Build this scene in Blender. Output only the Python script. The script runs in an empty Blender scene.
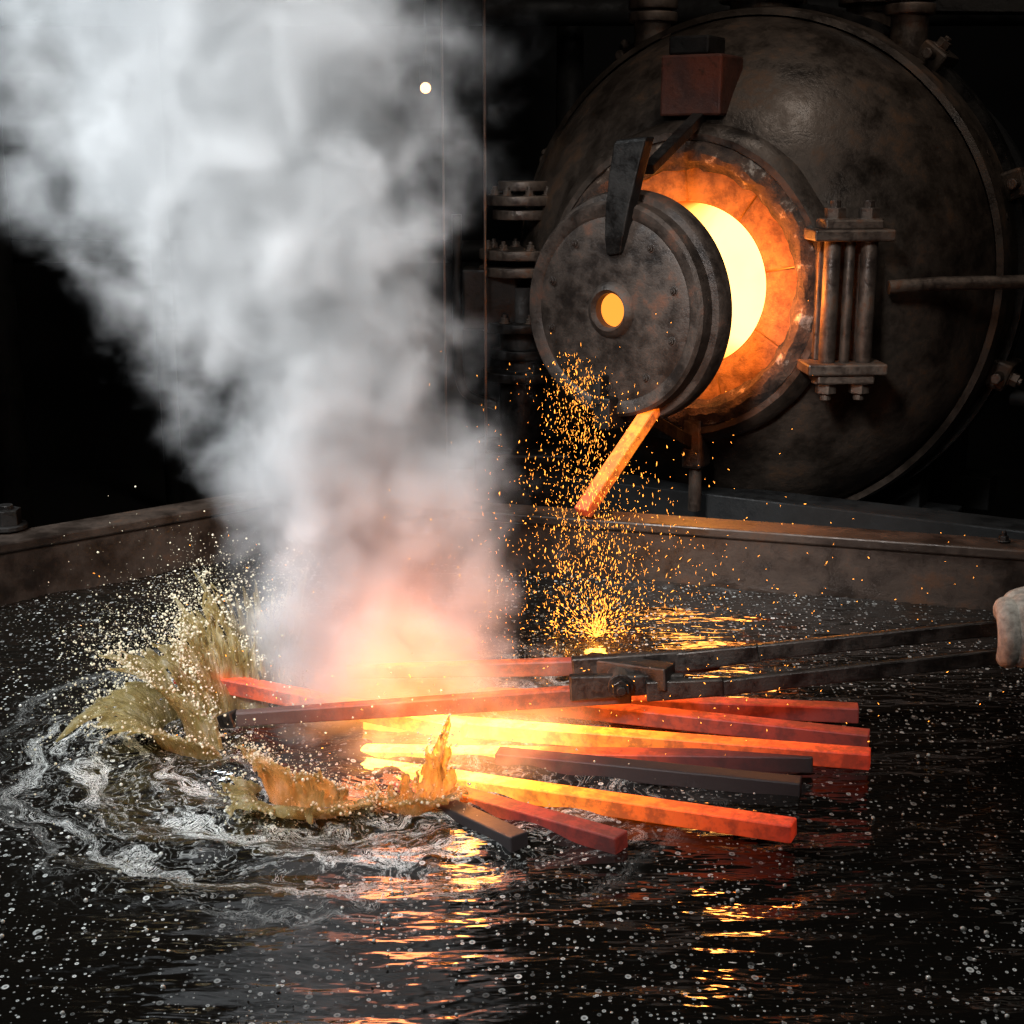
import bpy, bmesh, math, random
from mathutils import Vector, Matrix, noise, Euler
import numpy as np
random.seed(7); rng=np.random.default_rng(7)
C=bpy.context
COL=C.scene.collection
pi=math.pi
C.scene.view_settings.view_transform='Standard'

# ------------------------------------------------------------------ node helpers
def newmat(name):
    m=bpy.data.materials.new(name); m.use_nodes=True
    nt=m.node_tree; nt.nodes.clear()
    out=nt.nodes.new('ShaderNodeOutputMaterial')
    return m,nt,out
def N(nt,t,**kw):
    n=nt.nodes.new(t)
    for k,v in kw.items(): setattr(n,k,v)
    return n
def L(nt,a,b): nt.links.new(a,b)
def M(nt,op,a,b=None,c=None,clamp=False):
    n=nt.nodes.new('ShaderNodeMath'); n.operation=op; n.use_clamp=clamp
    for i,v in enumerate((a,b,c)):
        if v is None: continue
        if isinstance(v,(int,float)): n.inputs[i].default_value=v
        else: nt.links.new(v,n.inputs[i])
    return n.outputs[0]
def MR(nt,v,a,b,c=0.0,d=1.0,smooth=True):
    n=nt.nodes.new('ShaderNodeMapRange'); n.interpolation_type='SMOOTHSTEP' if smooth else 'LINEAR'
    nt.links.new(v,n.inputs[0])
    for i,x in zip((1,2,3,4),(a,b,c,d)): n.inputs[i].default_value=x
    return n.outputs[0]
def ramp(nt,fac,stops):
    n=nt.nodes.new('ShaderNodeValToRGB'); cr=n.color_ramp
    while len(cr.elements)<len(stops): cr.elements.new(0.5)
    for e,(p,c) in zip(cr.elements,stops):
        e.position=p; e.color=(c[0],c[1],c[2],1)
    nt.links.new(fac,n.inputs[0]); return n.outputs[0]
def noise_tex(nt,vec,scale,detail=3,rough=.5,dist=0):
    n=N(nt,'ShaderNodeTexNoise'); n.inputs['Scale'].default_value=scale; n.inputs['Detail'].default_value=detail; n.inputs['Roughness'].default_value=rough; n.inputs['Distortion'].default_value=dist
    L(nt,vec,n.inputs['Vector']); return n

def metal(name,c1,c2,rough=0.45,metallic=0.6,scale=6,bump=0.25,rust=None):
    m,nt,out=newmat(name)
    tc=N(nt,'ShaderNodeTexCoord')
    n1=noise_tex(nt,tc.outputs['Object'],scale,6,.72)
    st=[(.36,c1),(.56,c2)]
    if rust: st.append((.66,rust))
    col=ramp(nt,n1.outputs[0],st)
    b=N(nt,'ShaderNodeBsdfPrincipled')
    L(nt,col,b.inputs['Base Color']); b.inputs['Metallic'].default_value=metallic
    L(nt,MR(nt,n1.outputs[0],.35,.65,rough-.14,rough+.22),b.inputs['Roughness'])
    bp=N(nt,'ShaderNodeBump'); bp.inputs['Strength'].default_value=bump; bp.inputs['Distance'].default_value=.014
    L(nt,n1.outputs[0],bp.inputs['Height'])
    L(nt,bp.outputs[0],b.inputs['Normal']); L(nt,b.outputs[0],out.inputs[0])
    return m

M_vessel=metal('vessel_steel',(.022,.016,.012),(.070,.050,.037),.42,.5,5,.45,(.11,.06,.034))
M_dark=metal('dark_iron',(.010,.008,.007),(.028,.024,.021),.45,.7,9,.4)
M_door=metal('scorched_door_iron',(.020,.014,.011),(.062,.042,.031),.5,.5,8,.5,(.12,.052,.03))
M_brkt=metal('bracket_steel',(.050,.035,.028),(.13,.095,.072),.45,.6,12,.4,(.14,.06,.03))
M_rust=metal('rusted_box_iron',(.055,.018,.012),(.11,.034,.019),.6,.3,10,.4,(.04,.018,.012))
M_rim=metal('tank_rim_steel',(.018,.012,.009),(.052,.034,.024),.45,.5,5,.35,(.08,.036,.017))
M_tong=metal('tong_steel',(.022,.018,.016),(.060,.050,.043),.42,.8,14,.4)
M_back=metal('background_iron',(.003,.0028,.0028),(.009,.008,.007),.7,.2,6,.3)

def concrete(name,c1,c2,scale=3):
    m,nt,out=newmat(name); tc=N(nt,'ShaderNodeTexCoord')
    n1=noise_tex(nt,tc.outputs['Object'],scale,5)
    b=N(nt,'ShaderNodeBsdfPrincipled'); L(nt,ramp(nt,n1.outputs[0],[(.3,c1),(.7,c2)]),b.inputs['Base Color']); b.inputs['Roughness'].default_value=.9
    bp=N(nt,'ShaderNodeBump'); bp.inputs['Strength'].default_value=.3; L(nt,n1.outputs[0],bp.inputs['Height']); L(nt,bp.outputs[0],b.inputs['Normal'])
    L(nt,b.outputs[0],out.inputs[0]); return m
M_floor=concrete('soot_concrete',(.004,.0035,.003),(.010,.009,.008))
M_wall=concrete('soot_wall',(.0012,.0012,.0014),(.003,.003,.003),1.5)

def emis(name,col,strength,sample=True):
    m,nt,out=newmat(name); e=N(nt,'ShaderNodeEmission'); e.inputs[0].default_value=(*col,1); e.inputs[1].default_value=strength
    L(nt,e.outputs[0],out.inputs[0])
    if not sample: m.cycles.emission_sampling='NONE'
    return m

def refractory(name,ca,cb,bump=1.0,em=0.0,emc=(1,.25,.03),patch=None,scale=15):
    m,nt,out=newmat(name); tc=N(nt,'ShaderNodeTexCoord')
    n1=noise_tex(nt,tc.outputs['Object'],scale,6,.72)
    st=[(.38,ca),(.58,cb)]
    if patch: st.append((.66,patch))
    b=N(nt,'ShaderNodeBsdfPrincipled'); L(nt,ramp(nt,n1.outputs[0],st),b.inputs['Base Color']); b.inputs['Roughness'].default_value=.9
    bp=N(nt,'ShaderNodeBump'); bp.inputs['Strength'].default_value=bump; bp.inputs['Distance'].default_value=.02; L(nt,n1.outputs[0],bp.inputs['Height']); L(nt,bp.outputs[0],b.inputs['Normal'])
    if em:
        s=N(nt,'ShaderNodeSeparateXYZ'); L(nt,tc.outputs['Object'],s.inputs[0])
        rr=M(nt,'SQRT',M(nt,'ADD',M(nt,'MULTIPLY',s.outputs[0],s.outputs[0]),M(nt,'MULTIPLY',s.outputs[2],s.outputs[2])))
        throat_falloff=MR(nt,rr,.27,.40,1.0,.22)      # emission fades outward from the throat
        b.inputs['Emission Color'].default_value=(*emc,1)
        L(nt,M(nt,'MULTIPLY',throat_falloff,MR(nt,n1.outputs[0],.35,.65,em*.5,em*1.2)),b.inputs['Emission Strength'])
        m.cycles.emission_sampling='NONE'
    L(nt,b.outputs[0],out.inputs[0]); return m
M_refr=refractory('charred_refractory',(.012,.007,.005),(.08,.045,.028),1.0,patch=(.36,.29,.23),scale=11)
M_brick=refractory('hot_firebrick',(.07,.025,.010),(.17,.065,.025),.9,.80,(1,.18,.013))

# ------------------------------------------------------------------ mesh helpers
def mkobj(name,bm,mat,parent=None,smooth=False):
    me=bpy.data.meshes.new(name); bm.normal_update(); bm.to_mesh(me); bm.free()
    if mat: me.materials.append(mat)
    o=bpy.data.objects.new(name,me); COL.objects.link(o)
    if parent: o.parent=parent
    if smooth:
        for p in me.polygons: p.use_smooth=True
    return o
def empty(name,loc=(0,0,0),rotz=0):
    e=bpy.data.objects.new(name,None); COL.objects.link(e); e.location=loc; e.rotation_euler=(0,0,rotz); e.empty_display_size=.1; return e
def bevel(o,w=.006,seg=2,ang=35):
    b=o.modifiers.new('b','BEVEL'); b.width=w; b.segments=seg; b.limit_method='ANGLE'; b.angle_limit=math.radians(ang)
def box(name,size,loc,mat,parent=None,rot=(0,0,0),bv=.006):
    bm=bmesh.new(); bmesh.ops.create_cube(bm,size=1)
    bmesh.ops.scale(bm,vec=size,verts=bm.verts)
    o=mkobj(name,bm,mat,parent); o.location=loc; o.rotation_euler=rot
    if bv: bevel(o,bv)
    return o
def cyl(name,r,h,loc,mat,parent=None,rot=(0,0,0),seg=32,r2=None,bv=.004):
    bm=bmesh.new(); bmesh.ops.create_cone(bm,cap_ends=True,segments=seg,radius1=r,radius2=r if r2 is None else r2,depth=h)
    o=mkobj(name,bm,mat,parent); o.location=loc; o.rotation_euler=rot
    if seg>8:
        for p in o.data.polygons: p.use_smooth=len(p.vertices)==4
    if bv: bevel(o,bv)
    return o
def lathe(name,prof,mat,parent=None,seg=96,closed=False,jit=None,smooth=True,sharp=35):
    """profile (r,y) revolved about local Y"""
    bm=bmesh.new(); rings=[]
    for k in range(seg):
        a=2*pi*k/seg; ring=[]
        for (r,y) in prof:
            ring.append(bm.verts.new((r*math.cos(a),y,r*math.sin(a))))
        rings.append(ring)
    n=len(prof)
    for k in range(seg):
        A=rings[k];B=rings[(k+1)%seg]
        for i in range(n if closed else n-1):
            j=(i+1)%n
            vs=[A[i],B[i],B[j],A[j]]
            try: bm.faces.new(vs)
            except: pass
    bmesh.ops.remove_doubles(bm,verts=bm.verts,dist=1e-5)
    bmesh.ops.recalc_face_normals(bm,faces=bm.faces)
    if jit:
        for v in bm.verts:
            p=v.co.copy(); d=noise.noise(p*jit[1])*jit[0]+noise.noise(p*jit[1]*3.1)*jit[0]*.5
            rr=Vector((p.x,0,p.z)); 
            if rr.length>1e-4: v.co+=rr.normalized()*d
            v.co.y+=noise.noise(p*jit[1]*1.7+Vector((5,5,5)))*jit[0]
    o=mkobj(name,bm,mat,parent,smooth)
    if smooth: o.data.set_sharp_from_angle(angle=math.radians(sharp))
    return o
def tube(name,pts,r,mat,parent=None,res=8,smooth=True):
    cu=bpy.data.curves.new(name,'CURVE'); cu.dimensions='3D'; cu.bevel_depth=r; cu.bevel_resolution=res//2; cu.use_fill_caps=True
    s=cu.splines.new('POLY'); s.points.add(len(pts)-1)
    for p,q in zip(s.points,pts): p.co=(*q,1)
    o=bpy.data.objects.new(name,cu); COL.objects.link(o); cu.materials.append(mat)
    dg=C.evaluated_depsgraph_get(); me=bpy.data.meshes.new_from_object(o.evaluated_get(dg))
    bpy.data.objects.remove(o); o=bpy.data.objects.new(name,me); COL.objects.link(o)
    if parent: o.parent=parent
    for p in me.polygons: p.use_smooth=smooth
    return o
def arc(pts,n=8):
    P=[Vector(p) for p in pts]; P=[2*P[0]-P[1]]+P+[2*P[-1]-P[-2]]; out=[]
    for i in range(1,len(P)-2):
        for k in range(n):
            t=k/n; a,b,c,d=P[i-1],P[i],P[i+1],P[i+2]
            out.append(.5*((2*b)+(-a+c)*t+(2*a-5*b+4*c-d)*t*t+(-a+3*b-3*c+d)*t**3))
    out.append(P[-2]); return out
def beam(name,p,q,w,h,mat,parent=None,taper=1.0,bv=.004):
    """rectangular bar from p to q, local X along length starting at p"""
    p=Vector(p);q=Vector(q);d=q-p;Lh=d.length
    bm=bmesh.new(); prev=None
    for i in range(2):
        t=i; s=1+(taper-1)*t
        ring=[bm.verts.new((Lh*t,y*w/2*s,z*h/2*s)) for y,z in((-1,-1),(1,-1),(1,1),(-1,1))]
        if prev:
            for k in range(4): bm.faces.new((prev[k],prev[(k+1)%4],ring[(k+1)%4],ring[k]))
        else: bm.faces.new(ring[::-1])
        prev=ring
    bm.faces.new(prev); bmesh.ops.recalc_face_normals(bm,faces=bm.faces)
    o=mkobj(name,bm,mat,parent); x=d.normalized(); up=Vector((0,0,1))
    y=up.cross(x).normalized(); z=x.cross(y)
    o.matrix_local=Matrix.Translation(p)@Matrix((x,y,z)).transposed().to_4x4()
    if bv: bevel(o,bv)
    return o
def hexbolt(name,loc,parent,mat,r=.028,h=.03,rot=(0,0,0),stud=.012):
    bm=bmesh.new()
    bmesh.ops.create_cone(bm,cap_ends=True,segments=6,radius1=r,radius2=r,depth=h,matrix=Matrix.Translation((0,0,h/2)))
    bmesh.ops.create_cone(bm,cap_ends=True,segments=16,radius1=r*1.35,radius2=r*1.35,depth=h*.25,matrix=Matrix.Translation((0,0,0)))
    bmesh.ops.create_cone(bm,cap_ends=True,segments=12,radius1=r*.5,radius2=r*.5,depth=stud*2,matrix=Matrix.Translation((0,0,h)))
    o=mkobj(name,bm,mat,parent); o.location=loc; o.rotation_euler=rot; bevel(o,.002); return o

# ------------------------------------------------------------------ room
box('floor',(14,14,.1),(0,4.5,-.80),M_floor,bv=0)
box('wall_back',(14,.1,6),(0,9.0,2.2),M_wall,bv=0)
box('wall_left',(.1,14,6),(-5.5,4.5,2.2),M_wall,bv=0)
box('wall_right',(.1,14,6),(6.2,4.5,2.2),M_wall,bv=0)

# ------------------------------------------------------------------ quench tank
poly=[Vector((-2.10,3.165,0)),Vector((-.745,4.32,0)),Vector((2.6,3.334,0)),Vector((2.3,.7,0)),Vector((-1.5,.7,0))]
tank=empty('quench_tank')
RH=.175
def offset_poly(P,d):
    n=len(P);out=[]
    for i in range(n):
        a,b,c=P[i-1],P[i],P[(i+1)%n]
        e1=(b-a).normalized();e2=(c-b).normalized()
        n1=Vector((-e1.y,e1.x,0));n2=Vector((-e2.y,e2.x,0))
        m=(n1+n2); m=m/ (1+n1.dot(n2)); out.append(b+m*d)
    return out
def shell(name,prof,mat):
    bm=bmesh.new(); cols=[]
    for d,z in prof:
        cols.append([bm.verts.new((p.x,p.y,z)) for p in offset_poly(poly,d)])
    n=len(poly);m=len(prof)
    for i in range(m):
        A=cols[i];B=cols[(i+1)%m]
        for k in range(n): bm.faces.new((A[k],A[(k+1)%n],B[(k+1)%n],B[k]))
    bmesh.ops.recalc_face_normals(bm,faces=bm.faces)
    o=mkobj(name,bm,mat,tank); bevel(o,.005); return o
shell('tank_wall',[(0,-.74),(0,RH-.03),(-.012,RH-.028),(-.012,RH),(.11,RH),(.11,RH-.02),(.02,RH-.025),(.02,-.74)],M_rim)
shell('rim_rib',[(.022,RH-.14),(.10,RH-.14),(.10,RH-.16),(.022,RH-.16)],M_rim)
hexbolt('rim_bolt',(-1.43,3.90,RH+.012),tank,M_dark,.042,.05)
hexbolt('rim_bolt_small',(-1.60,3.72,RH+.006),tank,M_dark,.022,.025)
for k,t in enumerate((.3,.62,.85)):
    p=poly[1].lerp(poly[2],t)+Vector((.02,.06,RH+.005)); hexbolt('rim_stud_%d'%k,p,tank,M_dark,.014,.014)

# ------------------------------------------------------------------ quench liquid
SC=Vector((-.34,2.80,0))
m,nt,out=newmat('quench_oil'); tc=N(nt,'ShaderNodeTexCoord'); P=tc.outputs['Object']
sx=N(nt,'ShaderNodeSeparateXYZ'); L(nt,P,sx.inputs[0])
wn=noise_tex(nt,P,4,3); wn2=noise_tex(nt,P,13,2)
dx=M(nt,'ADD',M(nt,'SUBTRACT',sx.outputs[0],SC.x),M(nt,'MULTIPLY',M(nt,'SUBTRACT',wn.outputs[0],.5),.34))
dy=M(nt,'ADD',M(nt,'SUBTRACT',sx.outputs[1],SC.y),M(nt,'MULTIPLY',M(nt,'SUBTRACT',wn2.outputs[0],.5),.14))
r=M(nt,'SQRT',M(nt,'ADD',M(nt,'MULTIPLY',dx,dx),M(nt,'MULTIPLY',dy,dy)))
th=M(nt,'ARCTAN2',dx,M(nt,'MULTIPLY',dy,-1))
cb=N(nt,'ShaderNodeCombineXYZ'); L(nt,M(nt,'MULTIPLY',th,9.0),cb.inputs[0]); L(nt,M(nt,'MULTIPLY',r,32),cb.inputs[1])
nz=noise_tex(nt,cb.outputs[0],1.1,5,.72)
va=N(nt,'ShaderNodeVectorMath',operation='MULTIPLY_ADD'); L(nt,nz.outputs['Color'],va.inputs[0]); va.inputs[1].default_value=(1.8,1.8,1.8); L(nt,cb.outputs[0],va.inputs[2])
ve=N(nt,'ShaderNodeTexVoronoi',feature='DISTANCE_TO_EDGE'); ve.inputs['Scale'].default_value=1.5; L(nt,va.outputs[0],ve.inputs['Vector'])
ve2=N(nt,'ShaderNodeTexVoronoi',feature='DISTANCE_TO_EDGE'); ve2.inputs['Scale'].default_value=5.0; L(nt,va.outputs[0],ve2.inputs['Vector'])
lace=MR(nt,ve.outputs['Distance'],.0,.06,1,0)
lace2=MR(nt,ve2.outputs['Distance'],.01,.13,1,0)
bandn=MR(nt,nz.outputs[0],.43,.60,0,1)
region=M(nt,'MULTIPLY',MR(nt,r,.20,.32,0,1),MR(nt,r,.52,.82,1,0))
cb2=N(nt,'ShaderNodeCombineXYZ'); L(nt,M(nt,'MULTIPLY',th,1.2),cb2.inputs[0]); L(nt,M(nt,'MULTIPLY',r,15),cb2.inputs[1])
ringw=noise_tex(nt,cb2.outputs[0],1.0,5,.6)
streak=MR(nt,ringw.outputs[0],.50,.60,0,1)
foam=M(nt,'MULTIPLY',region,M(nt,'ADD',M(nt,'MULTIPLY',lace,M(nt,'ADD',M(nt,'MULTIPLY',bandn,.50),.06)),M(nt,'MULTIPLY',lace2,M(nt,'MULTIPLY',streak,1.1))),clamp=True)
def specks(scale,rmin,rvar,pw,seed):
    mp=N(nt,'ShaderNodeMapping'); mp.inputs['Location'].default_value=(seed,seed*1.7,0); mp.inputs['Scale'].default_value=(1,.9,1); L(nt,P,mp.inputs[0])
    v=N(nt,'ShaderNodeTexVoronoi'); v.voronoi_dimensions='2D'; v.inputs['Scale'].default_value=scale; L(nt,mp.outputs[0],v.inputs['Vector'])
    sc=N(nt,'ShaderNodeSeparateColor'); L(nt,v.outputs['Color'],sc.inputs[0])
    rad=M(nt,'ADD',M(nt,'MULTIPLY',M(nt,'POWER',sc.outputs[0],pw),rvar),rmin)
    d=M(nt,'SUBTRACT',rad,v.outputs['Distance'])
    a=MR(nt,d,0,.03,0,1)
    hole=MR(nt,M(nt,'SUBTRACT',d,M(nt,'MULTIPLY',rad,.5)),0,.03,1,.4)
    return M(nt,'MULTIPLY',M(nt,'MULTIPLY',a,hole),MR(nt,sc.outputs[1],.0,1,.15,1.0))
dens=noise_tex(nt,P,3.2,2)
dm=MR(nt,dens.outputs[0],.40,.60,.28,1.0)
s1=specks(42,-.058,.32,3.1,3.3); s2=specks(90,-.08,.40,2.5,9.1); s3=specks(17,-.17,.32,4,1.7)
sp=M(nt,'MULTIPLY',M(nt,'MAXIMUM',M(nt,'MAXIMUM',s1,M(nt,'MULTIPLY',s2,.9)),s3),dm)
foamall=M(nt,'MAXIMUM',foam,sp)
b=N(nt,'ShaderNodeBsdfPrincipled'); b.inputs['Base Color'].default_value=(.005,.004,.003,1); b.inputs['Roughness'].default_value=.06; b.inputs['IOR'].default_value=1.55
mpw=N(nt,'ShaderNodeMapping'); mpw.inputs['Scale'].default_value=(.6,1.7,1); L(nt,P,mpw.inputs[0]); w1=noise_tex(nt,mpw.outputs[0],9,3)
bp=N(nt,'ShaderNodeBump'); bp.inputs['Strength'].default_value=1.0; bp.inputs['Distance'].default_value=.015
L(nt,w1.outputs[0],bp.inputs['Height']); L(nt,bp.outputs[0],b.inputs['Normal'])
fo=N(nt,'ShaderNodeBsdfPrincipled'); fo.inputs['Base Color'].default_value=(.74,.72,.67,1); fo.inputs['Roughness'].default_value=.4
mx=N(nt,'ShaderNodeMixShader'); L(nt,M(nt,'MULTIPLY',foamall,.85),mx.inputs[0]); L(nt,b.outputs[0],mx.inputs[1]); L(nt,fo.outputs[0],mx.inputs[2]); L(nt,mx.outputs[0],out.inputs[0])
M_oil=m
st=.0145; nx=int(4.9/st); ny=int(3.8/st)
x0,y0=-2.2,.66
X=x0+np.arange(nx)*st; Y=y0+np.arange(ny)*st
GX,GY=np.meshgrid(X,Y,indexing='ij')
mask=np.ones_like(GX,bool)
for i in range(len(poly)):
    a=poly[i];c=poly[(i+1)%len(poly)]
    mask&=((c.x-a.x)*(GY-a.y)-(c.y-a.y)*(GX-a.x))<0.012
R_=np.hypot(GX-SC.x,GY-SC.y)
Z=.006*np.sin(R_*38+1.5*np.sin(3*np.arctan2(GY-SC.y,GX-SC.x)))*np.exp(-((R_-.45)/.28)**2)
idx=-np.ones_like(GX,int); vs=[]
for i in range(nx):
    for j in range(ny):
        if mask[i,j]:
            x=GX[i,j];y=GY[i,j]
            z=Z[i,j]+.009*noise.noise(Vector((x*2.0,y*6.5,0)))+.004*noise.noise(Vector((x*6,y*15,3)))
            rr=R_[i,j]
            if rr<.7: z+=.022*noise.noise(Vector((x*13,y*13,7)))*(1-rr/.7)
            idx[i,j]=len(vs); vs.append((x,y,z))
fs=[]
for i in range(nx-1):
    for j in range(ny-1):
        q=(idx[i,j],idx[i+1,j],idx[i+1,j+1],idx[i,j+1])
        if min(q)>=0: fs.append(q)
me=bpy.data.meshes.new('quench_liquid'); me.from_pydata(vs,[],fs); me.materials.append(M_oil)
for p in me.polygons: p.use_smooth=True
o=bpy.data.objects.new('quench_liquid',me); COL.objects.link(o)

# ------------------------------------------------------------------ hot bars
def hotmat(name,stops,base=(.025,.018,.018)):
    m,nt,out=newmat(name); tc=N(nt,'ShaderNodeTexCoord'); s=N(nt,'ShaderNodeSeparateXYZ'); L(nt,tc.outputs['Generated'],s.inputs[0])
    n1=noise_tex(nt,tc.outputs['Object'],28,5,.7)
    mxs=max(max(c) for _,c in stops)
    col=ramp(nt,M(nt,'ADD',s.outputs[0],M(nt,'MULTIPLY',M(nt,'SUBTRACT',n1.outputs[0],.5),.10)),[(p,tuple(x/mxs for x in c)) for p,c in stops])
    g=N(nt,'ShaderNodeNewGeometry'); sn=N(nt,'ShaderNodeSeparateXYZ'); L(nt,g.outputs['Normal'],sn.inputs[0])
    up=MR(nt,sn.outputs[2],-.1,.7,.34,1.0)   # shading painted into the emission: top faces glow brighter than flanks
    sca=MR(nt,n1.outputs[0],.38,.62,.5,1.15)
    b=N(nt,'ShaderNodeBsdfPrincipled'); b.inputs['Base Color'].default_value=(*base,1); b.inputs['Roughness'].default_value=.6
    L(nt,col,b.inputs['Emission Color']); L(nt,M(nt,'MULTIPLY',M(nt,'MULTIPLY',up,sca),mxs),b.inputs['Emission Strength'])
    bp=N(nt,'ShaderNodeBump'); bp.inputs['Strength'].default_value=.4; bp.inputs['Distance'].default_value=.004; L(nt,n1.outputs[0],bp.inputs['Height']); L(nt,bp.outputs[0],b.inputs['Normal'])
    L(nt,b.outputs[0],out.inputs[0]); return m
Yl=(7,2.9,.40); YO=(4.0,1.0,.05); Or=(2.4,.34,.016); OR=(1.4,.125,.010); Rd=(.66,.04,.011); rd=(.20,.018,.010); Bk=(.004,.0015,.001)
bars=[
 ('a',(-.34,2.725,-.020),(.50,2.31,.042),[(0,Yl),(.32,Yl),(.46,YO),(.66,Or),(.85,OR),(1,Rd)]),
 ('b',(-.30,2.70,-.020),(.195,2.309,.018),[(0,Yl),(.40,Or),(.65,Rd),(1,rd)]),
 ('c',(-.22,2.60,-.012),(.014,2.324,.010),[(0,Rd),(.3,rd),(.5,Bk),(1,Bk)]),
 ('d',(-.32,2.915,.005),(.708,2.609,.047),[(0,Yl),(.36,Yl),(.48,YO),(.66,Or),(.83,OR),(1,Rd)]),
 ('e',(-.03,2.70,.010),(.56,2.545,.015),[(0,Rd),(.2,rd),(.4,Bk),(1,Bk)]),
 ('f',(-.08,2.98,.03),(.733,2.72,.04),[(0,Or),(.4,OR),(.7,Rd),(1,rd)]),
 ('g',(-.06,3.01,.02),(.745,2.865,.04),[(0,Or),(.4,OR),(.7,Rd),(1,rd)]),
 ('h',(-.75,3.01,.075),(-.10,2.79,.03),[(0,Rd),(.2,OR),(.6,Or),(1,Yl)]),
 ('i',(-.40,2.785,-.020),(.60,2.635,.030),[(0,Yl),(.38,Yl),(.48,Or),(.6,OR),(.75,rd),(1,Bk)]),
]
bundle=empty('steel_bar_bundle')
for n_,p,q,s in bars:
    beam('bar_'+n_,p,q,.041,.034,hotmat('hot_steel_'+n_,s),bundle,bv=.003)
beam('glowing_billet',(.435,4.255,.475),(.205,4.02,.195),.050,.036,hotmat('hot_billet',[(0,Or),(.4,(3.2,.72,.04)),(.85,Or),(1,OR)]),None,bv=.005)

# ------------------------------------------------------------------ tongs
tg=empty('blacksmith_tongs')
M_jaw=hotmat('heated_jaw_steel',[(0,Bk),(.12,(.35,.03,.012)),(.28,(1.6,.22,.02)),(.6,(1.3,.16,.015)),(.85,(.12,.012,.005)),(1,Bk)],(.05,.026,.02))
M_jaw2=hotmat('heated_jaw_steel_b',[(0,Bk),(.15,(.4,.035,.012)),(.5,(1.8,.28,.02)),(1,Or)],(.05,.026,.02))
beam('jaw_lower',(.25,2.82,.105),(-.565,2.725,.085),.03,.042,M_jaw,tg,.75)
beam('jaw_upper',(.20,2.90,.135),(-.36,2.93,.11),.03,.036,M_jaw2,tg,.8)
beam('jaw_tip',(-.565,2.725,.085),(-.600,2.745,.07),.03,.035,M_tong,tg,.8)
beam('boss_plate_front',(.12,2.795,.125),(.36,2.80,.135),.022,.056,M_tong,tg,.7)
beam('boss_plate_rear',(.13,2.87,.13),(.44,2.86,.165),.024,.07,M_tong,tg,.7)
beam('crossover',(.16,2.90,.135),(.33,2.79,.15),.05,.05,M_tong,tg,1)
cyl('rivet',.024,.13,(.225,2.84,.135),M_brkt,tg,(pi/2,0,0),24)
hexbolt('rivet_head',(.225,2.775,.135),tg,M_tong,.02,.018,(pi/2,0,0))
beam('handle_bend_upper',(.34,2.865,.155),(.52,2.83,.19),.02,.045,M_tong,tg,.85)
beam('handle_upper',(.50,2.835,.187),(1.22,2.745,.30),.018,.036,M_tong,tg,.9)
beam('handle_bend_lower',(.28,2.79,.12),(.44,2.775,.135),.02,.045,M_tong,tg,.85)
beam('handle_lower',(.42,2.78,.13),(1.22,2.73,.245),.018,.036,M_tong,tg,.9)

# ------------------------------------------------------------------ gloved hand
m,nt,out=newmat('canvas_glove'); tc=N(nt,'ShaderNodeTexCoord')
n1=noise_tex(nt,tc.outputs['Object'],34,6,.65)
b=N(nt,'ShaderNodeBsdfPrincipled'); L(nt,ramp(nt,n1.outputs[0],[(.35,(.36,.32,.27)),(.6,(.78,.73,.64))]),b.inputs['Base Color']); b.inputs['Roughness'].default_value=.95
bp=N(nt,'ShaderNodeBump'); bp.inputs['Strength'].default_value=.9; bp.inputs['Distance'].default_value=.008; L(nt,n1.outputs[0],bp.inputs['Height']); L(nt,bp.outputs[0],b.inputs['Normal']); L(nt,b.outputs[0],out.inputs[0])
M_glove=m
M_sleeve=concrete('heavy_jacket_cloth',(.03,.035,.045),(.06,.065,.08),20)
hand=empty('gloved_hand')
def skin(name,pts,rad,mat,parent,sub=2):
    me=bpy.data.meshes.new(name); me.from_pydata([tuple(p) for p in pts],[(i,i+1) for i in range(len(pts)-1)],[])
    o=bpy.data.objects.new(name,me); COL.objects.link(o); o.parent=parent; me.materials.append(mat)
    sk=o.modifiers.new('skin','SKIN'); sk.use_smooth_shade=True
    for v,rr in zip(me.skin_vertices[0].data,rad):
        v.radius=(rr,rr) if isinstance(rr,(int,float)) else rr
    me.skin_vertices[0].data[0].use_root=True
    s=o.modifiers.new('s','SUBSURF'); s.levels=sub; s.render_levels=sub
    return o
fx=[1.002,1.034,1.066,1.096]; fl=[.98,1.08,1.0,.85]
for k,(x,f) in enumerate(zip(fx,fl)):
    cy,cz=2.752,.258+.004*k
    pts=[(x+.020,cy+.050,cz+.010),(x+.010,cy+.030,cz+.050),(x,cy-.012,cz+.060*f),(x-.003,cy-.046,cz+.032*f),(x-.001,cy-.048,cz-.018*f),(x+.003,cy-.022,cz-.050*f),(x+.006,cy+.008,cz-.050*f)]
    skin('finger_%d'%(k+1),pts,[.027,.0285,.0275,.0275,.0260,.024,.018],M_glove,hand)
pp=[(1.17,2.83,.290),(1.10,2.812,.285),(1.05,2.802,.278),(1.01,2.795,.270)]
skin('palm',pp,[(.042,.046),(.044,.066),(.042,.070),(.034,.058)],M_glove,hand)
skin('thumb',[(1.12,2.80,.250),(1.08,2.80,.222),(1.045,2.79,.205),(1.02,2.765,.200),(1.008,2.738,.208)],[.030,.029,.027,.025,.019],M_glove,hand)
skin('cuff',[(1.15,2.827,.287),(1.20,2.845,.30),(1.27,2.866,.318)],[.050,.060,.070],M_glove,hand)
skin('sleeve',[(1.24,2.857,.31),(1.36,2.89,.345),(1.52,2.95,.40),(1.64,3.03,.55),(1.74,3.10,.74)],[.056,.062,.068,.076,.088],M_sleeve,hand)

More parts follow.
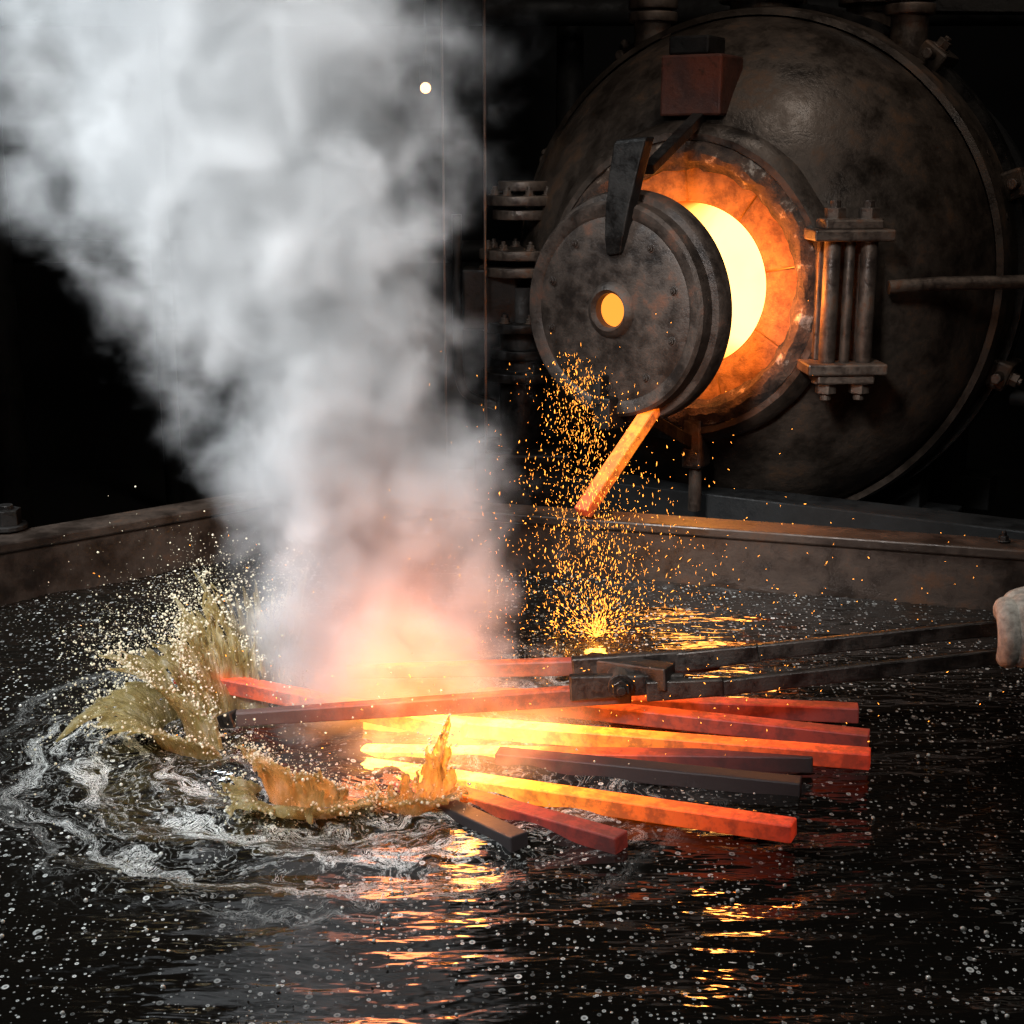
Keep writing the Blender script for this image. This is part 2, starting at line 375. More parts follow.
# ------------------------------------------------------------------ furnace
F=empty('round_furnace',(.96,5.46,.785),math.radians(-29))
R=.93
prof=[]
_m=math
a0=_m.asin(.50/R)
for k in range(29):
    a=a0+(pi/2-a0)*k/28
    prof.append((R*_m.sin(a),-R*_m.cos(a)))
lathe('dome',prof,M_vessel,F,128)
lathe('dome_seam',[(R*.965+.0,-.27),(R*.965+.022,-.262),(R*.985+.014,-.20),(R*.985,-.19)],M_vessel,F,128)
lathe('joint_flange',[(R-.01,-.05),(R+.025,-.05),(R+.025,.0),(R+.0,.0),(R+.0,.02),(R+.025,.02),(R+.025,.06),(R-.12,.07)],M_dark,F,128)
lathe('barrel',[(R-.13,.05),(R-.13,1.0),(R-.10,1.0),(R-.10,1.06),(R-.13,1.06),(R-.2,1.3),(R-.5,1.5),(0.01,1.55)],M_back,F,128)
lathe('mouth_collar',[(.49,-.755),(.520,-.765),(.530,-.79),(.515,-.825),(.490,-.845),(.470,-.845),(.460,-.82),(.455,-.7)],M_vessel,F,160,jit=(.007,5))
lathe('charred_lining',[(.475,-.74),(.468,-.835),(.445,-.852),(.43,-.856),(.405,-.845),(.392,-.82),(.378,-.80),(.370,-.70)],M_refr,F,220,jit=(.012,11))
bm=bmesh.new(); nb=9
for k in range(nb):
    a1=2*pi*k/nb+.008+.2; a2=2*pi*(k+1)/nb-.008+.2; q=[]
    dy=random.uniform(-.006,.006)
    for (r_,y_) in ((.275,-.775+dy),(.390,-.80+dy),(.390,-.60),(.275,-.60)):
        row=[]
        for s in range(15):
            a=a1+(a2-a1)*s/14; row.append(bm.verts.new((r_*_m.cos(a),y_,r_*_m.sin(a))))
        q.append(row)
    for i in range(4):
        A=q[i];B=q[(i+1)%4]
        for s in range(14): bm.faces.new((A[s],A[s+1],B[s+1],B[s]))
    bm.faces.new([q[i][0] for i in range(4)]); bm.faces.new([q[i][14] for i in range(3,-1,-1)])
bmesh.ops.recalc_face_normals(bm,faces=bm.faces)
o=mkobj('firebrick_ring',bm,M_brick,F); bevel(o,.006,2)
m,nt,out=newmat('glowing_chamber'); tc=N(nt,'ShaderNodeTexCoord'); s=N(nt,'ShaderNodeSeparateXYZ'); L(nt,tc.outputs['Object'],s.inputs[0])
n1=noise_tex(nt,tc.outputs['Object'],5,4)
t=M(nt,'ADD',MR(nt,s.outputs[1],-.80,.15,0,1,False),M(nt,'MULTIPLY',M(nt,'SUBTRACT',n1.outputs[0],.5),.25),clamp=True)
e=N(nt,'ShaderNodeEmission'); L(nt,ramp(nt,t,[(0,(1,.12,.008)),(.15,(1,.22,.02)),(.40,(1,.34,.045)),(.75,(1,.46,.10)),(1,(1,.55,.16))]),e.inputs[0]); L(nt,MR(nt,t,0,.9,1.0,4.2),e.inputs[1]); L(nt,e.outputs[0],out.inputs[0])
lathe('fire_chamber',[(.285,-.775),(.272,-.77),(.27,-.66),(.275,-.50),(.30,-.2),(.30,.1),(.25,.25),(0.001,.32)],m,F,96)
# door
D=bpy.data.objects.new('door',None); COL.objects.link(D); D.parent=F; D.location=(.002,-1.28,-.03); D.rotation_euler=(0,0,math.radians(-11))
lathe('door_disc',[(.052,-.075),(.062,-.088),(.075,-.082),(.085,-.07),(.255,-.07),(.275,-.062),(.285,-.07),(.312,-.072),(.322,-.062),(.325,-.02),(.345,-.015),(.352,-.005),(.352,.045),(.340,.055),(.29,.06),(.27,.10),(.20,.115),(.052,.115)],M_door,D,112,closed=True)
lathe('peephole_glow',[(.0505,-.05),(.0505,.10),(.035,.10),(0.001,.10)],emis('peephole_fire',(1,.28,.035),1.8),D,40)
for k in range(10):
    a=2*pi*k/10+.3
    hexbolt('door_bolt_%d'%k,(.235*_m.cos(a),-.071,.235*_m.sin(a)),D,M_door,.010,.008,(pi/2,0,0),.006)
bm=bmesh.new()
pts=[(.015,-.083,.170,.026),(.024,-.095,.22,.034),(.036,-.100,.30,.042),(.055,-.100,.40,.050),(.075,-.098,.49,.055),(.078,-.09,.503,.052)]
prev=None
for (x,y,z,w) in pts:
    th_=.045
    ring=[bm.verts.new((x-w,y,z-.008)),bm.verts.new((x+w,y,z)),bm.verts.new((x+w,y+th_,z)),bm.verts.new((x-w,y+th_,z-.008))]
    if prev:
        for i in range(4): bm.faces.new((prev[i],prev[(i+1)%4],ring[(i+1)%4],ring[i]))
    else: bm.faces.new(ring)
    prev=ring
bm.faces.new(prev[::-1]); bmesh.ops.recalc_face_normals(bm,faces=bm.faces)
o=mkobj('hinge_strap',bm,M_dark,D); bevel(o,.005)
beam('door_arm',(.02,-.72,.56),(.07,-1.28,.38),.04,.035,M_dark,F,.9)
box('door_lug',(.06,.10,.10),(-.0,-.06,-.31),M_dark,D); box('door_lug_tip',(.035,.08,.09),(-.02,-.075,-.24),M_dark,D)
beam('lower_hinge_arm',(.04,-.78,-.54),(.02,-1.22,-.36),.05,.045,M_dark,F)
box('rusted_box',(.21,.20,.19),(0,-.70,.64),M_rust,F,bv=.008)
box('rusted_box_cap',(.14,.15,.06),(-.02,-.70,.765),M_dark,F,bv=.008)
cyl('box_pipe',.03,.16,(.0,-.74,.51),M_dark,F)
box('mouth_lug',(.07,.10,.17),(.06,-.80,-.52),M_brkt,F,bv=.01)
cyl('mouth_pin',.022,.24,(.06,-.80,-.64),M_brkt,F)
B=bpy.data.objects.new('clamp_bracket',None); COL.objects.link(B); B.parent=F; B.location=(.555,-.84,-.02); B.rotation_euler=(0,0,math.radians(32))
for z,s_ in ((.205,1),(-.205,-1)):
    box('clamp_plate_%d'%(s_+1),(.25,.15,.035),(0,0,z),M_brkt,B)
    box('clamp_pad_%d'%(s_+1),(.18,.12,.03),(0,0,z+s_*.032),M_brkt,B)
    for i,x in enumerate((-.05,.055)):
        hexbolt('clamp_nut_%d_%d'%(s_+1,i),(x,-.01,z+s_*.045),B,M_brkt,.034,.036,(0 if s_>0 else pi,0,0),.022)
for i,x in enumerate((-.055,.0,.06)): cyl('clamp_rod_%d'%i,.026 if i!=1 else .016,.40,(x,-.02,0),M_brkt,B)
box('clamp_web',(.17,.05,.38),(0,.05,0),M_brkt,B)
box('clamp_foot',(.10,.16,.30),(0,.12,0),M_vessel,B)
tube('feed_pipe',arc([(.66,-.74,.02),(.80,-.64,.03),(1.1,-.45,.04),(1.5,-.2,.10),(1.9,.0,.14)]),.022,M_brkt,F)
for k,a in enumerate((20,52,88,-20,125,155)):
    a=math.radians(a)
    c=Vector((_m.cos(a)*(R+.01),.01,_m.sin(a)*(R+.01)))
    box('ring_clamp_%d'%k,(.10,.20,.10),c,M_vessel,F,rot=(0,-a,0),bv=.01)
    hexbolt('ring_clamp_nut_%d'%k,c+Vector((_m.cos(a),0,_m.sin(a)))*.05+Vector((0,-.05,0)),F,M_brkt,.026,.03,(0,pi/2-a,0))
    cyl('ring_clamp_screw_%d'%k,.018,.30,c+Vector((_m.cos(a)*.02,-.02,_m.sin(a)*.02)),M_brkt,F,(pi/2,0,0))
tube('side_pipe_upper',arc([(R+.02,.0,.34),(1.15,.05,.36),(1.5,.1,.36),(1.9,.1,.37)]),.020,M_brkt,F)
tube('side_pipe_lower',arc([(R-.0,.05,-.42),(1.15,.0,-.45),(1.35,.0,-.60),(1.40,.0,-1.2)]),.03,M_back,F)
for k,(x,y,r_,h) in enumerate(((-.02,-.10,.15,.10),(.50,-.05,.085,.28),(-.42,-.15,.09,.22),(.25,.35,.12,.2))):
    zb=_m.sqrt(max(.01,R*R-x*x-(y*y if y<0 else 0)))
    cyl('nozzle_neck_%d'%k,r_*.75,h+.2,(x,y,zb+h/2-.08),M_brkt,F)
    cyl('nozzle_flange_%d'%k,r_,.035,(x,y,zb+h*.45),M_brkt,F)
    cyl('nozzle_flange_top_%d'%k,r_,.035,(x,y,zb+h*.45+.045),M_brkt,F)
    for i in range(8):
        a=2*pi*i/8; hexbolt('nozzle_nut_%d_%d'%(k,i),(x+r_*.82*_m.cos(a),y+r_*.82*_m.sin(a),zb+h*.45+.065),F,M_brkt,.014,.016)
for k in range(26):
    a=2*pi*k/26; rr=R*.985; 
    cyl('dome_rivet_%d'%k,.014,.012,(rr*_m.cos(a)*1.0,-.13,rr*_m.sin(a)),M_vessel,F,(0,pi/2-a,0),12)
for k,y in enumerate((.15,.85)):
    for s_ in (-1,1):
        box('saddle_leg_%d_%d'%(k,s_+1),(.14,.14,.85),(s_*.55,y,-1.12),M_back,F)
    box('saddle_beam_%d'%k,(1.5,.16,.14),(0,y,-.95),M_back,F)
box('base_beam',(1.7,.16,.16),(.35,-.62,-.80),M_back,F); 
for i,x in enumerate((-.3,.95)): box('base_post_%d'%i,(.14,.14,.62),(x,-.62,-1.2),M_back,F)

# ------------------------------------------------------------------ valve column left of the furnace
V=empty('valve_column',(.04,5.25,0))
cyl('column_body',.085,1.45,(0,0,.02),M_dark,V)
for k,(z,r_) in enumerate(((.42,.15),(.50,.12),(.60,.15),(.80,.16),(.86,.16),(1.00,.11),(1.05,.13),(1.10,.09))):
    cyl('column_flange_%d'%k,r_,.035,(0,0,z),M_brkt if k>2 else M_dark,V)
    if k in(2,4,6):
        for i in range(8):
            a=2*pi*i/8+.2; hexbolt('column_nut_%d_%d'%(k,i),(r_*.8*_m.cos(a),r_*.8*_m.sin(a),z+.02),V,M_brkt,.016,.018)
box('column_side_box',(.20,.16,.22),(-.12,0,.70),M_dark,V,bv=.01)
box('column_foot',(.36,.36,.9),(0,0,-.30),M_dark,V,bv=.01)
tube('column_pipe',arc([(-.1,0,.3),(-.22,0,.36),(-.24,0,.55),(-.24,0,1.0)]),.018,M_dark,V)

# ------------------------------------------------------------------ background plant
G=empty('background_pipework')
for k,(x,z0,z1,r_,y) in enumerate(((-2.6,-.7,4,.10,7.2),(-1.9,-.7,4,.05,7.8),(-1.2,-.7,4,.13,8.2),(.3,-.7,4,.07,7.7),(2.9,-.7,4,.12,7.0),(3.3,-.7,4,.06,7.0))):
    cyl('riser_%d'%k,r_,z1-z0,(x,y,(z0+z1)/2),M_back,G)
for k,(z,r_,y) in enumerate(((1.9,.07,7.4),(.7,.06,7.9))):
    cyl('header_%d'%k,r_,9,(0,y,z),M_back,G,(0,pi/2,0))
for k,(x,z) in enumerate(((2.1,2.1),(2.45,1.9))):
    beam('brace_%d'%k,(x,5.9,z),(x+.5,5.9,z-.9),.08,.08,M_dark,G)
beam('cross_beam',(1.4,6.1,1.85),(3.6,5.7,1.80),.12,.16,M_dark,G)
box('machine_block',(.7,.5,.9),(2.35,4.75,-.35),M_back,G,bv=.02)
box('machine_block_top',(.4,.3,.12),(2.15,4.72,.16),M_dark,G,bv=.02)
box('cabinet',(.5,.4,1.4),(-2.45,5.2,-.05),M_back,G,bv=.02)
cab=empty('hoist_cables')
tube('cable_a',[(-.24,5.1,.0),(-.24,5.1,3.6)],.004,M_brkt,cab)
tube('cable_b',[(-.095,5.1,.0),(-.095,5.1,3.6)],.005,M_brkt,cab)
lamp=empty('work_lamp',(-.385,6.6,1.50))
bm=bmesh.new(); bmesh.ops.create_uvsphere(bm,u_segments=16,v_segments=10,radius=.024); mkobj('bulb',bm,emis('bulb_glow',(1,.50,.22),4.5,False),lamp,True)
cyl('lamp_socket',.028,.07,(0,.0,.06),M_back,lamp); tube('lamp_cord',[(0,0,.08),(0,0,2.2)],.006,M_back,lamp)

# ------------------------------------------------------------------ splashes
m,nt,out=newmat('amber_quench_splash'); tc=N(nt,'ShaderNodeTexCoord')
mp=N(nt,'ShaderNodeMapping'); mp.inputs['Scale'].default_value=(1,1,.38); L(nt,tc.outputs['Object'],mp.inputs[0])
n1=noise_tex(nt,mp.outputs[0],34,6,.68)
b=N(nt,'ShaderNodeBsdfPrincipled'); L(nt,ramp(nt,n1.outputs[0],[(.36,(.28,.18,.055)),(.50,(.56,.44,.20)),(.60,(.82,.74,.50)),(.68,(.97,.95,.88))]),b.inputs['Base Color'])
b.inputs['Roughness'].default_value=.06; b.inputs['Transmission Weight'].default_value=.85; b.inputs['IOR'].default_value=1.33
bp=N(nt,'ShaderNodeBump'); bp.inputs['Strength'].default_value=1.0; bp.inputs['Distance'].default_value=.012; L(nt,n1.outputs[0],bp.inputs['Height']); L(nt,bp.outputs[0],b.inputs['Normal'])
tr=N(nt,'ShaderNodeBsdfTranslucent'); tr.inputs[0].default_value=(.78,.64,.32,1)
mx=N(nt,'ShaderNodeMixShader'); mx.inputs[0].default_value=.20; L(nt,b.outputs[0],mx.inputs[1]); L(nt,tr.outputs[0],mx.inputs[2]); L(nt,mx.outputs[0],out.inputs[0])
M_spl=m
drops=[]
def wave(name,c,r0,t0,t1,H,lean,parent,seed,curl=.3,nu=240,nv=36,fing=.22,nf=22,wid=.014,power=1.7,spray=5,sprl=.09,peaks=None,froth=.0045,hole=.40):
    """curling sheet of liquid thrown up along an arc, its lip breaking into fingers, holes, froth and spray"""
    rn=random.Random(seed)
    fingers=[(rn.random(),rn.uniform(.5,1.5)*wid,rn.random()) for _ in range(nf)]
    bm=bmesh.new(); G_={}
    for i in range(nu):
        u=i/(nu-1); th_=t0+(t1-t0)*u
        env=max(0,_m.sin(pi*u))**.55
        low=.78+.35*noise.noise(Vector((u*3.2,seed*1.3,0)))+.12*noise.noise(Vector((u*11,seed,4)))+.07*noise.noise(Vector((u*38,seed,9)))
        if peaks: low=.10+.08*noise.noise(Vector((u*20,seed,4)))+sum(a*_m.exp(-abs((u-ui)/w)**1.35) for ui,w,a in peaks)
        fg=sum(a*_m.exp(-((u-ui)/w)**2) for ui,w,a in fingers)
        q1=max(.02,env*(low+fing*min(1.3,fg)))
        ridge=.006*noise.noise(Vector((u*40,1,seed)))+.004*noise.noise(Vector((u*90,1,seed)))
        for j in range(nv):
            v=j/(nv-1); q=v*q1
            rr=r0+lean*H*q**power+.02*noise.noise(Vector((u*6,v*1.5,seed)))*v+ridge*(.3+v)
            z=H*(q-curl*q**3.5)-.012
            tt=th_+.10*noise.noise(Vector((u*4,v*1.6,seed+2)))*v
            p=Vector((c[0]+rr*_m.cos(tt),c[1]+rr*_m.sin(tt),c[2]+z))
            p+=noise.noise_vector(p*45)*froth*(.5+v)+noise.noise_vector(p*110)*froth*.5*v
            G_[i,j]=bm.verts.new(p)
        p=G_[i,nv-1].co; p2=G_[i,nv-4].co; tdir=(p-p2); 
        if tdir.length>1e-6: tdir.normalize()
        for _ in range(spray):
            k=rn.random()**1.8; o_=(tdir+Vector((0,0,.35))).normalized()*(sprl*k*env)
            s=.003+.022*k
            drops.append((p.x+o_.x+rn.gauss(0,s),p.y+o_.y+rn.gauss(0,s),max(.004,p.z+o_.z+rn.gauss(0,s)),.0006+.0030*rn.random()**5*(1.3-k)))
    for i in range(nu-1):
        for j in range(nv-1):
            u=i/nu;v=j/nv
            h_=noise.noise(Vector((u*26,v*7,seed+11)))+.5*noise.noise(Vector((u*60,v*15,seed+17)))
            if .4<v<.98 and h_>hole+(.9-v)*.6: continue
            bm.faces.new((G_[i,j],G_[i+1,j],G_[i+1,j+1],G_[i,j+1]))
    loose=[v for v in bm.verts if not v.link_faces]; bmesh.ops.delete(bm,geom=loose,context='VERTS')
    bmesh.ops.recalc_face_normals(bm,faces=bm.faces)
    o=mkobj(name,bm,M_spl,parent,True)
    s=o.modifiers.new('so','SOLIDIFY'); s.thickness=.005; s.offset=0
    s=o.modifiers.new('su','SUBSURF'); s.levels=1; s.render_levels=1
    return o
SP=empty('liquid_splash')
d2=math.radians
wave('splash_wave_left',(-.60,2.87,0),.10,d2(85),d2(268),.30,.66,SP,1,curl=.30,spray=10,sprl=.13,hole=.30)
wave('splash_wave_left_outer',(-.62,2.86,0),.14,d2(125),d2(280),.18,.95,SP,8,curl=.62,spray=5,hole=.34)
wave('splash_wave_left_inner',(-.58,2.88,0),.07,d2(60),d2(230),.25,.42,SP,2,curl=.1,spray=8,sprl=.12,fing=.35,hole=.25)
wave('splash_wave_left_rear',(-.54,3.02,0),.08,d2(40),d2(190),.27,.45,SP,3,curl=.05,spray=10,sprl=.14,fing=.4,hole=.15)
wave('splash_wave_front',(-.385,2.56,0),.085,d2(140),d2(320),.20,.50,SP,5,curl=.30,nu=180,spray=5,sprl=.06,hole=.25,froth=.008)
wave('splash_wave_front_low',(-.38,2.56,0),.12,d2(165),d2(345),.10,1.0,SP,6,curl=.5,nu=180,spray=3,sprl=.05,froth=.008,hole=.3)
wave('splash_spike',(-.18,2.53,0),.06,d2(185),d2(365),.25,.20,SP,9,curl=.05,nu=190,power=1.3,spray=3,sprl=.05,fing=.06,froth=.007,hole=.28,
     peaks=[(.70,.11,.88),(.56,.06,.22),(.38,.08,.26),(.20,.06,.18),(.86,.04,.30)])
wave('splash_spike_base',(-.19,2.525,0),.065,d2(160),d2(380),.085,.8,SP,10,curl=.3,nu=130,spray=3,sprl=.05,froth=.008,hole=.3)
rn=random.Random(99)
for k in range(1000):
    a=rn.uniform(0,2*pi); rr=abs(rn.gauss(.38,.22)); z=abs(rn.gauss(0,.09))
    drops.append((SC.x-.15+rr*_m.cos(a),SC.y+.05+rr*_m.sin(a)*.9,z+.006,.0007+.0026*rn.random()**4))
for k in range(1000):
    a=rn.uniform(d2(70),d2(250)); rr=abs(rn.gauss(.24,.11)); drops.append((-.62+rr*_m.cos(a),2.9+rr*_m.sin(a),abs(rn.gauss(.19,.10)),.0006+.0026*rn.random()**5))
for k in range(1100):   # fine spray thrown up behind the bars
    a=rn.uniform(d2(0),d2(180)); h=rn.random()**1.4; rr=.05+.20*h+rn.gauss(0,.04); drops.append((-.03+rr*_m.cos(a),3.15+rr*_m.sin(a),.02+.26*h*rn.random(),.0006+.0020*rn.random()**4))
def balls(name,data,mat,parent=None):
    bm=bmesh.new(); bmesh.ops.create_icosphere(bm,subdivisions=1,radius=1); bv=np.array([v.co[:] for v in bm.verts]); bf=np.array([[v.index for v in f.verts] for f in bm.faces]); bm.free()
    V_=[];F_=[]
    for k,d in enumerate(data):
        V_.append(bv*d[3]+np.array(d[:3])); F_.append(bf+k*len(bv))
    V_=np.concatenate(V_);F_=np.concatenate(F_)
    me=bpy.data.meshes.new(name); me.from_pydata(V_.tolist(),[],F_.tolist()); me.materials.append(mat)
    for p in me.polygons: p.use_smooth=True
    o=bpy.data.objects.new(name,me); COL.objects.link(o); 
    if parent: o.parent=parent
    return o
m,nt,out=newmat('splash_droplet'); b=N(nt,'ShaderNodeBsdfPrincipled'); b.inputs['Base Color'].default_value=(.74,.66,.48,1); b.inputs['Roughness'].default_value=.08; b.inputs['Transmission Weight'].default_value=.4; b.inputs['IOR'].default_value=1.33; L(nt,b.outputs[0],out.inputs[0])
balls('splash_droplets',drops,m,SP)
m,nt,out=newmat('oil_bubble'); b=N(nt,'ShaderNodeBsdfPrincipled'); b.inputs['Base Color'].default_value=(.5,.47,.42,1); b.inputs['Roughness'].default_value=.1; b.inputs['Coat Weight'].default_value=.5; L(nt,b.outputs[0],out.inputs[0])
bub=[]
for k in range(1200):
    x=rn.uniform(-1.3,1.35); y=rn.uniform(1.65,3.2)
    if abs(y-2.8)<.25 and -.5<x<.8: continue
    bub.append((x,y,.001,.0012+.0036*rn.random()**3))
balls('floating_bubbles',bub,m)

# ------------------------------------------------------------------ sparks
def streaks(name,data,mat):
    V_=[];F_=[]
    for (p,d,w) in data:
        p=Vector(p);d=Vector(d); s=d.cross(Vector((0,0,1)));
        if s.length<1e-6: s=Vector((1,0,0))
        s.normalize(); t_=d.cross(s).normalized(); k=len(V_)
        V_+= [tuple(p-d/2),tuple(p+s*w),tuple(p+t_*w),tuple(p-s*w),tuple(p-t_*w),tuple(p+d/2)]
        F_+= [(k,k+1,k+2),(k,k+2,k+3),(k,k+3,k+4),(k,k+4,k+1),(k+5,k+2,k+1),(k+5,k+3,k+2),(k+5,k+4,k+3),(k+5,k+1,k+4)]
    me=bpy.data.meshes.new(name); me.from_pydata(V_,[],F_); me.materials.append(mat)
    o=bpy.data.objects.new(name,me); COL.objects.link(o); return o
sd=[]
A=Vector((.17,4.12,.62)); Bp=Vector((.225,3.46,0))
for k in range(2300):
    t_=rn.random()**.75; z=.62*(1-t_**1.3); base=A.lerp(Bp,t_**.9); sp_=.024+.066*t_
    wide=1 if rn.random()<.68 else 2.4
    p=Vector((base.x+rn.gauss(0,sp_)*wide,base.y+rn.gauss(0,sp_),max(.004,z+rn.gauss(0,.03))))
    ln=.0025+.014*rn.random()**2.6; dr=Vector((rn.gauss(0,.25),rn.gauss(-.2,.25),-1)).normalized()*ln
    sd.append((p,dr,.0004+.0011*rn.random()**3))
for k in range(650):
    a=rn.uniform(0,2*pi); e_=rn.uniform(.05,1.4); q=abs(rn.gauss(0,.12))
    dr=Vector((_m.cos(a)*_m.cos(e_),_m.sin(a)*_m.cos(e_),_m.sin(e_)))
    sd.append((Vector((.215,3.46,.01))+dr*q,dr*rn.uniform(.004,.014),rn.uniform(.0005,.0014)))
for k in range(750):
    p=Vector((rn.gauss(.15,.40),rn.uniform(2.6,3.8),abs(rn.gauss(.08,.24))+.01)); dr=Vector((rn.gauss(0,1),rn.gauss(0,1),rn.gauss(0,1))).normalized()*rn.uniform(.003,.007)
    sd.append((p,dr,rn.uniform(.0004,.0010)))
streaks('spark_shower',sd,emis('spark_fire',(1,.33,.04),5,False))

# ------------------------------------------------------------------ steam (voxel volume from a density field)
m,nt,out=newmat('steam_volume'); tc=N(nt,'ShaderNodeTexCoord')
at=N(nt,'ShaderNodeAttribute'); at.attribute_name='density'
sx=N(nt,'ShaderNodeSeparateXYZ'); L(nt,tc.outputs['Object'],sx.inputs[0])
def sq(v,c,s): 
    d=M(nt,'MULTIPLY',M(nt,'SUBTRACT',v,c),1/s); return M(nt,'MULTIPLY',d,d)
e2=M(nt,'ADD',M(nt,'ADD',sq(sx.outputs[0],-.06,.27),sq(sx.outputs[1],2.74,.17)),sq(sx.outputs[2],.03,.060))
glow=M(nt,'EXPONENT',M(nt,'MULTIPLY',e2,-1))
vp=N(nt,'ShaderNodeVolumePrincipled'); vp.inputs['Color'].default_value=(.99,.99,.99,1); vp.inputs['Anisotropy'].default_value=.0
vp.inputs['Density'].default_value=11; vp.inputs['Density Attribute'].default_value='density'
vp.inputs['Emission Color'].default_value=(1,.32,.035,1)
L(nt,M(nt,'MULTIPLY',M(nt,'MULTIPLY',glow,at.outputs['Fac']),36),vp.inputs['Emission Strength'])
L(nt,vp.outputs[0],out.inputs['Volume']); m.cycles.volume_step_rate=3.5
gt=bpy.data.node_groups.new('steam_field','GeometryNodeTree'); nt=gt
gt.interface.new_socket('Geometry',in_out='OUTPUT',socket_type='NodeSocketGeometry')
go=N(nt,'NodeGroupOutput'); vc=N(nt,'GeometryNodeVolumeCube'); sm=N(nt,'GeometryNodeSetMaterial'); sm.inputs['Material'].default_value=m
ps=N(nt,'GeometryNodeInputPosition'); P=ps.outputs[0]
sx=N(nt,'ShaderNodeSeparateXYZ'); L(nt,P,sx.inputs[0]); zt=M(nt,'DIVIDE',sx.outputs[2],2.0,clamp=True)
def fcurve(fac,pts):
    n=nt.nodes.new('ShaderNodeFloatCurve'); cv=n.mapping.curves[0]
    cv.points[0].location=pts[0]; cv.points[1].location=pts[-1]
    for p in pts[1:-1]: cv.points.new(*p)
    n.mapping.update(); nt.links.new(fac,n.inputs['Value']); return n.outputs[0]
cxv=fcurve(zt,[(0,.72),(.13,.71),(.24,.69),(.35,.65),(.455,.57),(.56,.47),(.66,.40),(.76,.37),(1,.32)])
rdv=fcurve(zt,[(0,.32),(.13,.31),(.24,.30),(.35,.32),(.455,.38),(.56,.46),(.66,.51),(.76,.52),(1,.54)])
cxw=M(nt,'SUBTRACT',cxv,1.0)
nl=noise_tex(nt,P,2.6,1.5)
sl=N(nt,'ShaderNodeSeparateXYZ'); L(nt,nl.outputs['Color'],sl.inputs[0])
ax_=M(nt,'SUBTRACT',M(nt,'ADD',sx.outputs[0],M(nt,'MULTIPLY',M(nt,'SUBTRACT',sl.outputs[0],.5),.45)),cxw)
ay_=M(nt,'SUBTRACT',M(nt,'ADD',sx.outputs[1],M(nt,'MULTIPLY',M(nt,'SUBTRACT',sl.outputs[1],.5),.4)),2.98)
dist=M(nt,'DIVIDE',M(nt,'SQRT',M(nt,'ADD',M(nt,'MULTIPLY',ax_,ax_),M(nt,'MULTIPLY',ay_,ay_))),rdv)
nf=noise_tex(nt,P,6.0,8,.62,.45)
fld=M(nt,'ADD',M(nt,'SUBTRACT',.84,dist),M(nt,'MULTIPLY',M(nt,'SUBTRACT',nf.outputs[0],.5),2.2))
core=MR(nt,fld,-.10,.75,0,1)
dz=fcurve(zt,[(0,.80),(.1,.90),(.3,1.0),(.5,.80),(.7,.50),(1,.32)])
den=M(nt,'MULTIPLY',core,dz)
lowd=M(nt,'SQRT',M(nt,'ADD',M(nt,'ADD',sq(sx.outputs[0],-.12,.42),sq(sx.outputs[1],2.76,.26)),sq(sx.outputs[2],.03,.12)))
lowf=MR(nt,M(nt,'ADD',M(nt,'SUBTRACT',.78,lowd),M(nt,'MULTIPLY',M(nt,'SUBTRACT',nf.outputs[0],.5),2.0)),0,.8,0,.45)
L(nt,M(nt,'MAXIMUM',den,lowf),vc.inputs['Density'])
vc.inputs['Min'].default_value=(-1.45,2.35,.012); vc.inputs['Max'].default_value=(.42,3.65,1.85)
for k,v in zip(('Resolution X','Resolution Y','Resolution Z'),(170,118,167)): vc.inputs[k].default_value=v
L(nt,vc.outputs[0],sm.inputs[0]); L(nt,sm.outputs[0],go.inputs[0])
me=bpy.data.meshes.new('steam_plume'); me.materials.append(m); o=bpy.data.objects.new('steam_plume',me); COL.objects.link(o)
gm=o.modifiers.new('steam','NODES'); gm.node_group=gt

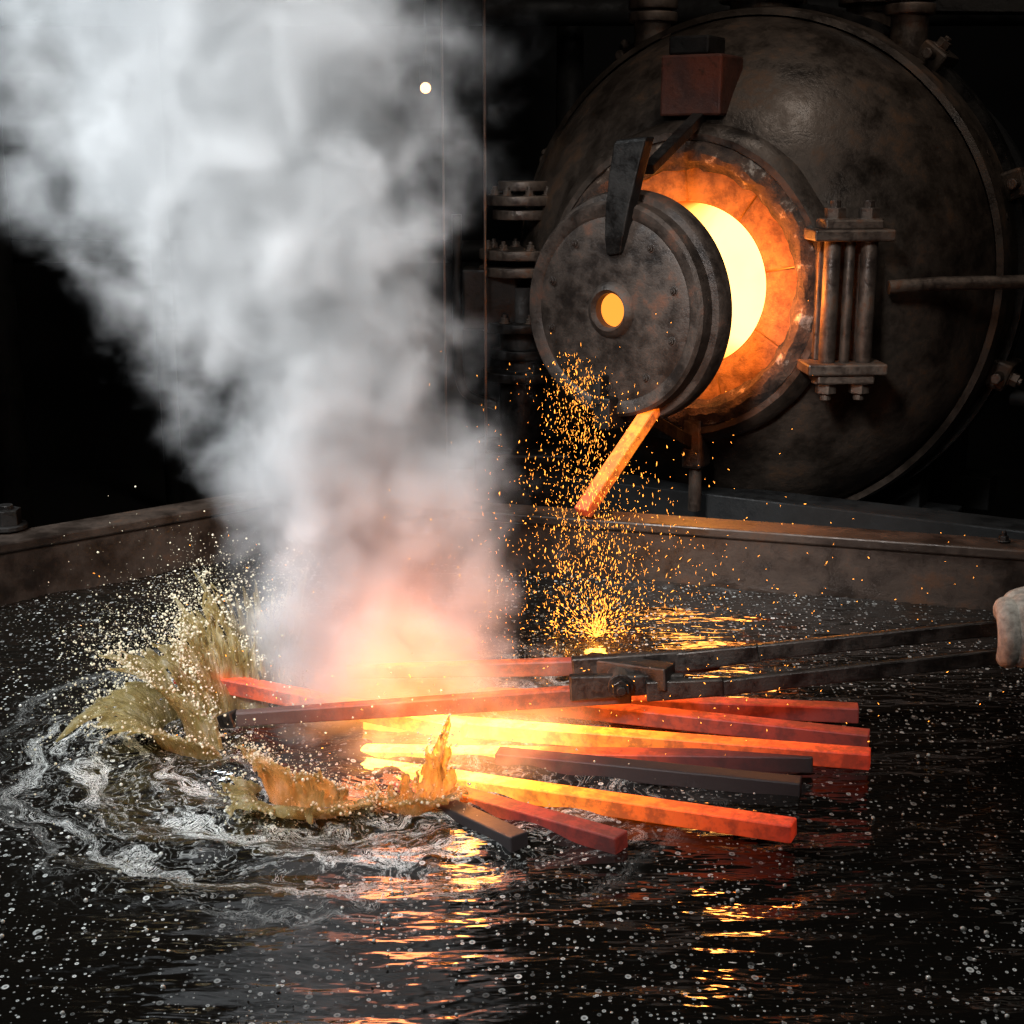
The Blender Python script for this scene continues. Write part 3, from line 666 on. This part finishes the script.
# ------------------------------------------------------------------ lights
def area(name,loc,target,size,e,col):
    l=bpy.data.lights.new(name,'AREA'); l.size=size; l.energy=e; l.color=col
    o=bpy.data.objects.new(name,l); COL.objects.link(o); o.location=loc
    o.rotation_euler=(Vector(target)-Vector(loc)).to_track_quat('-Z','Y').to_euler(); return o
def spot(name,loc,target,ang,e,col,r=.3):
    l=bpy.data.lights.new(name,'SPOT'); l.spot_size=math.radians(ang); l.spot_blend=.8; l.energy=e; l.color=col; l.shadow_soft_size=r
    o=bpy.data.objects.new(name,l); COL.objects.link(o); o.location=loc
    o.rotation_euler=(Vector(target)-Vector(loc)).to_track_quat('-Z','Y').to_euler(); return o
def point(name,loc,e,col,r=.05):
    l=bpy.data.lights.new(name,'POINT'); l.energy=e; l.color=col; l.shadow_soft_size=r
    o=bpy.data.objects.new(name,l); COL.objects.link(o); o.location=loc; return o
spot('cool_key_left',(-2.8,3.4,3.4),(-.7,3.0,.4),66,820,(.80,.92,1),.6)  # added cool key from upper left to light the steam, no actual skylight
spot('steam_key_spot',(-1.2,.2,2.8),(-.45,3.0,.80),38,1950,(.93,.97,1),.5)  # added frontal spot, aimed at the plume to whiten the steam
area('furnace_top_fill',(1.1,3.9,4.2),(.9,5.3,1.2),1.0,24,(1,.90,.80))  # added overhead fill to bring out the vessel top, no real fixture
area('bath_fill_area',(1.6,1.2,3.2),(.5,2.8,0),1.0,12,(1,.94,.86))  # weak fill added over the bath, no real fixture
point('furnace_fire_light',(.62,4.87,.785),16,(1,.34,.055),.15)
point('dome_fill_light',(.72,4.50,.80),15,(1,.29,.05),.08)  # added warm fill for dome and bracket, placed away from the fire itself
point('bar_glow_light',(-.20,2.72,.14),9,(1,.26,.08),.12)
point('bar_glow_light_rear',(-.22,2.92,.22),7,(1,.28,.15),.22)
point('bar_glow_light_front',(-.10,2.60,.13),2.5,(1,.34,.05),.05)
point('spark_pool_light',(.215,3.45,.05),1.6,(1,.42,.06),.03)
w=bpy.data.worlds.new('World'); C.scene.world=w; w.use_nodes=True
bg=w.node_tree.nodes['Background']; bg.inputs[0].default_value=(.25,.3,.4,1); bg.inputs[1].default_value=.005

# ------------------------------------------------------------------ camera
cd=bpy.data.cameras.new('camera'); cd.lens=50; cd.sensor_width=36; cam=bpy.data.objects.new('camera',cd); COL.objects.link(cam)
cam.location=(0,0,1.2); cam.rotation_euler=(math.radians(90-14),0,0); C.scene.camera=cam
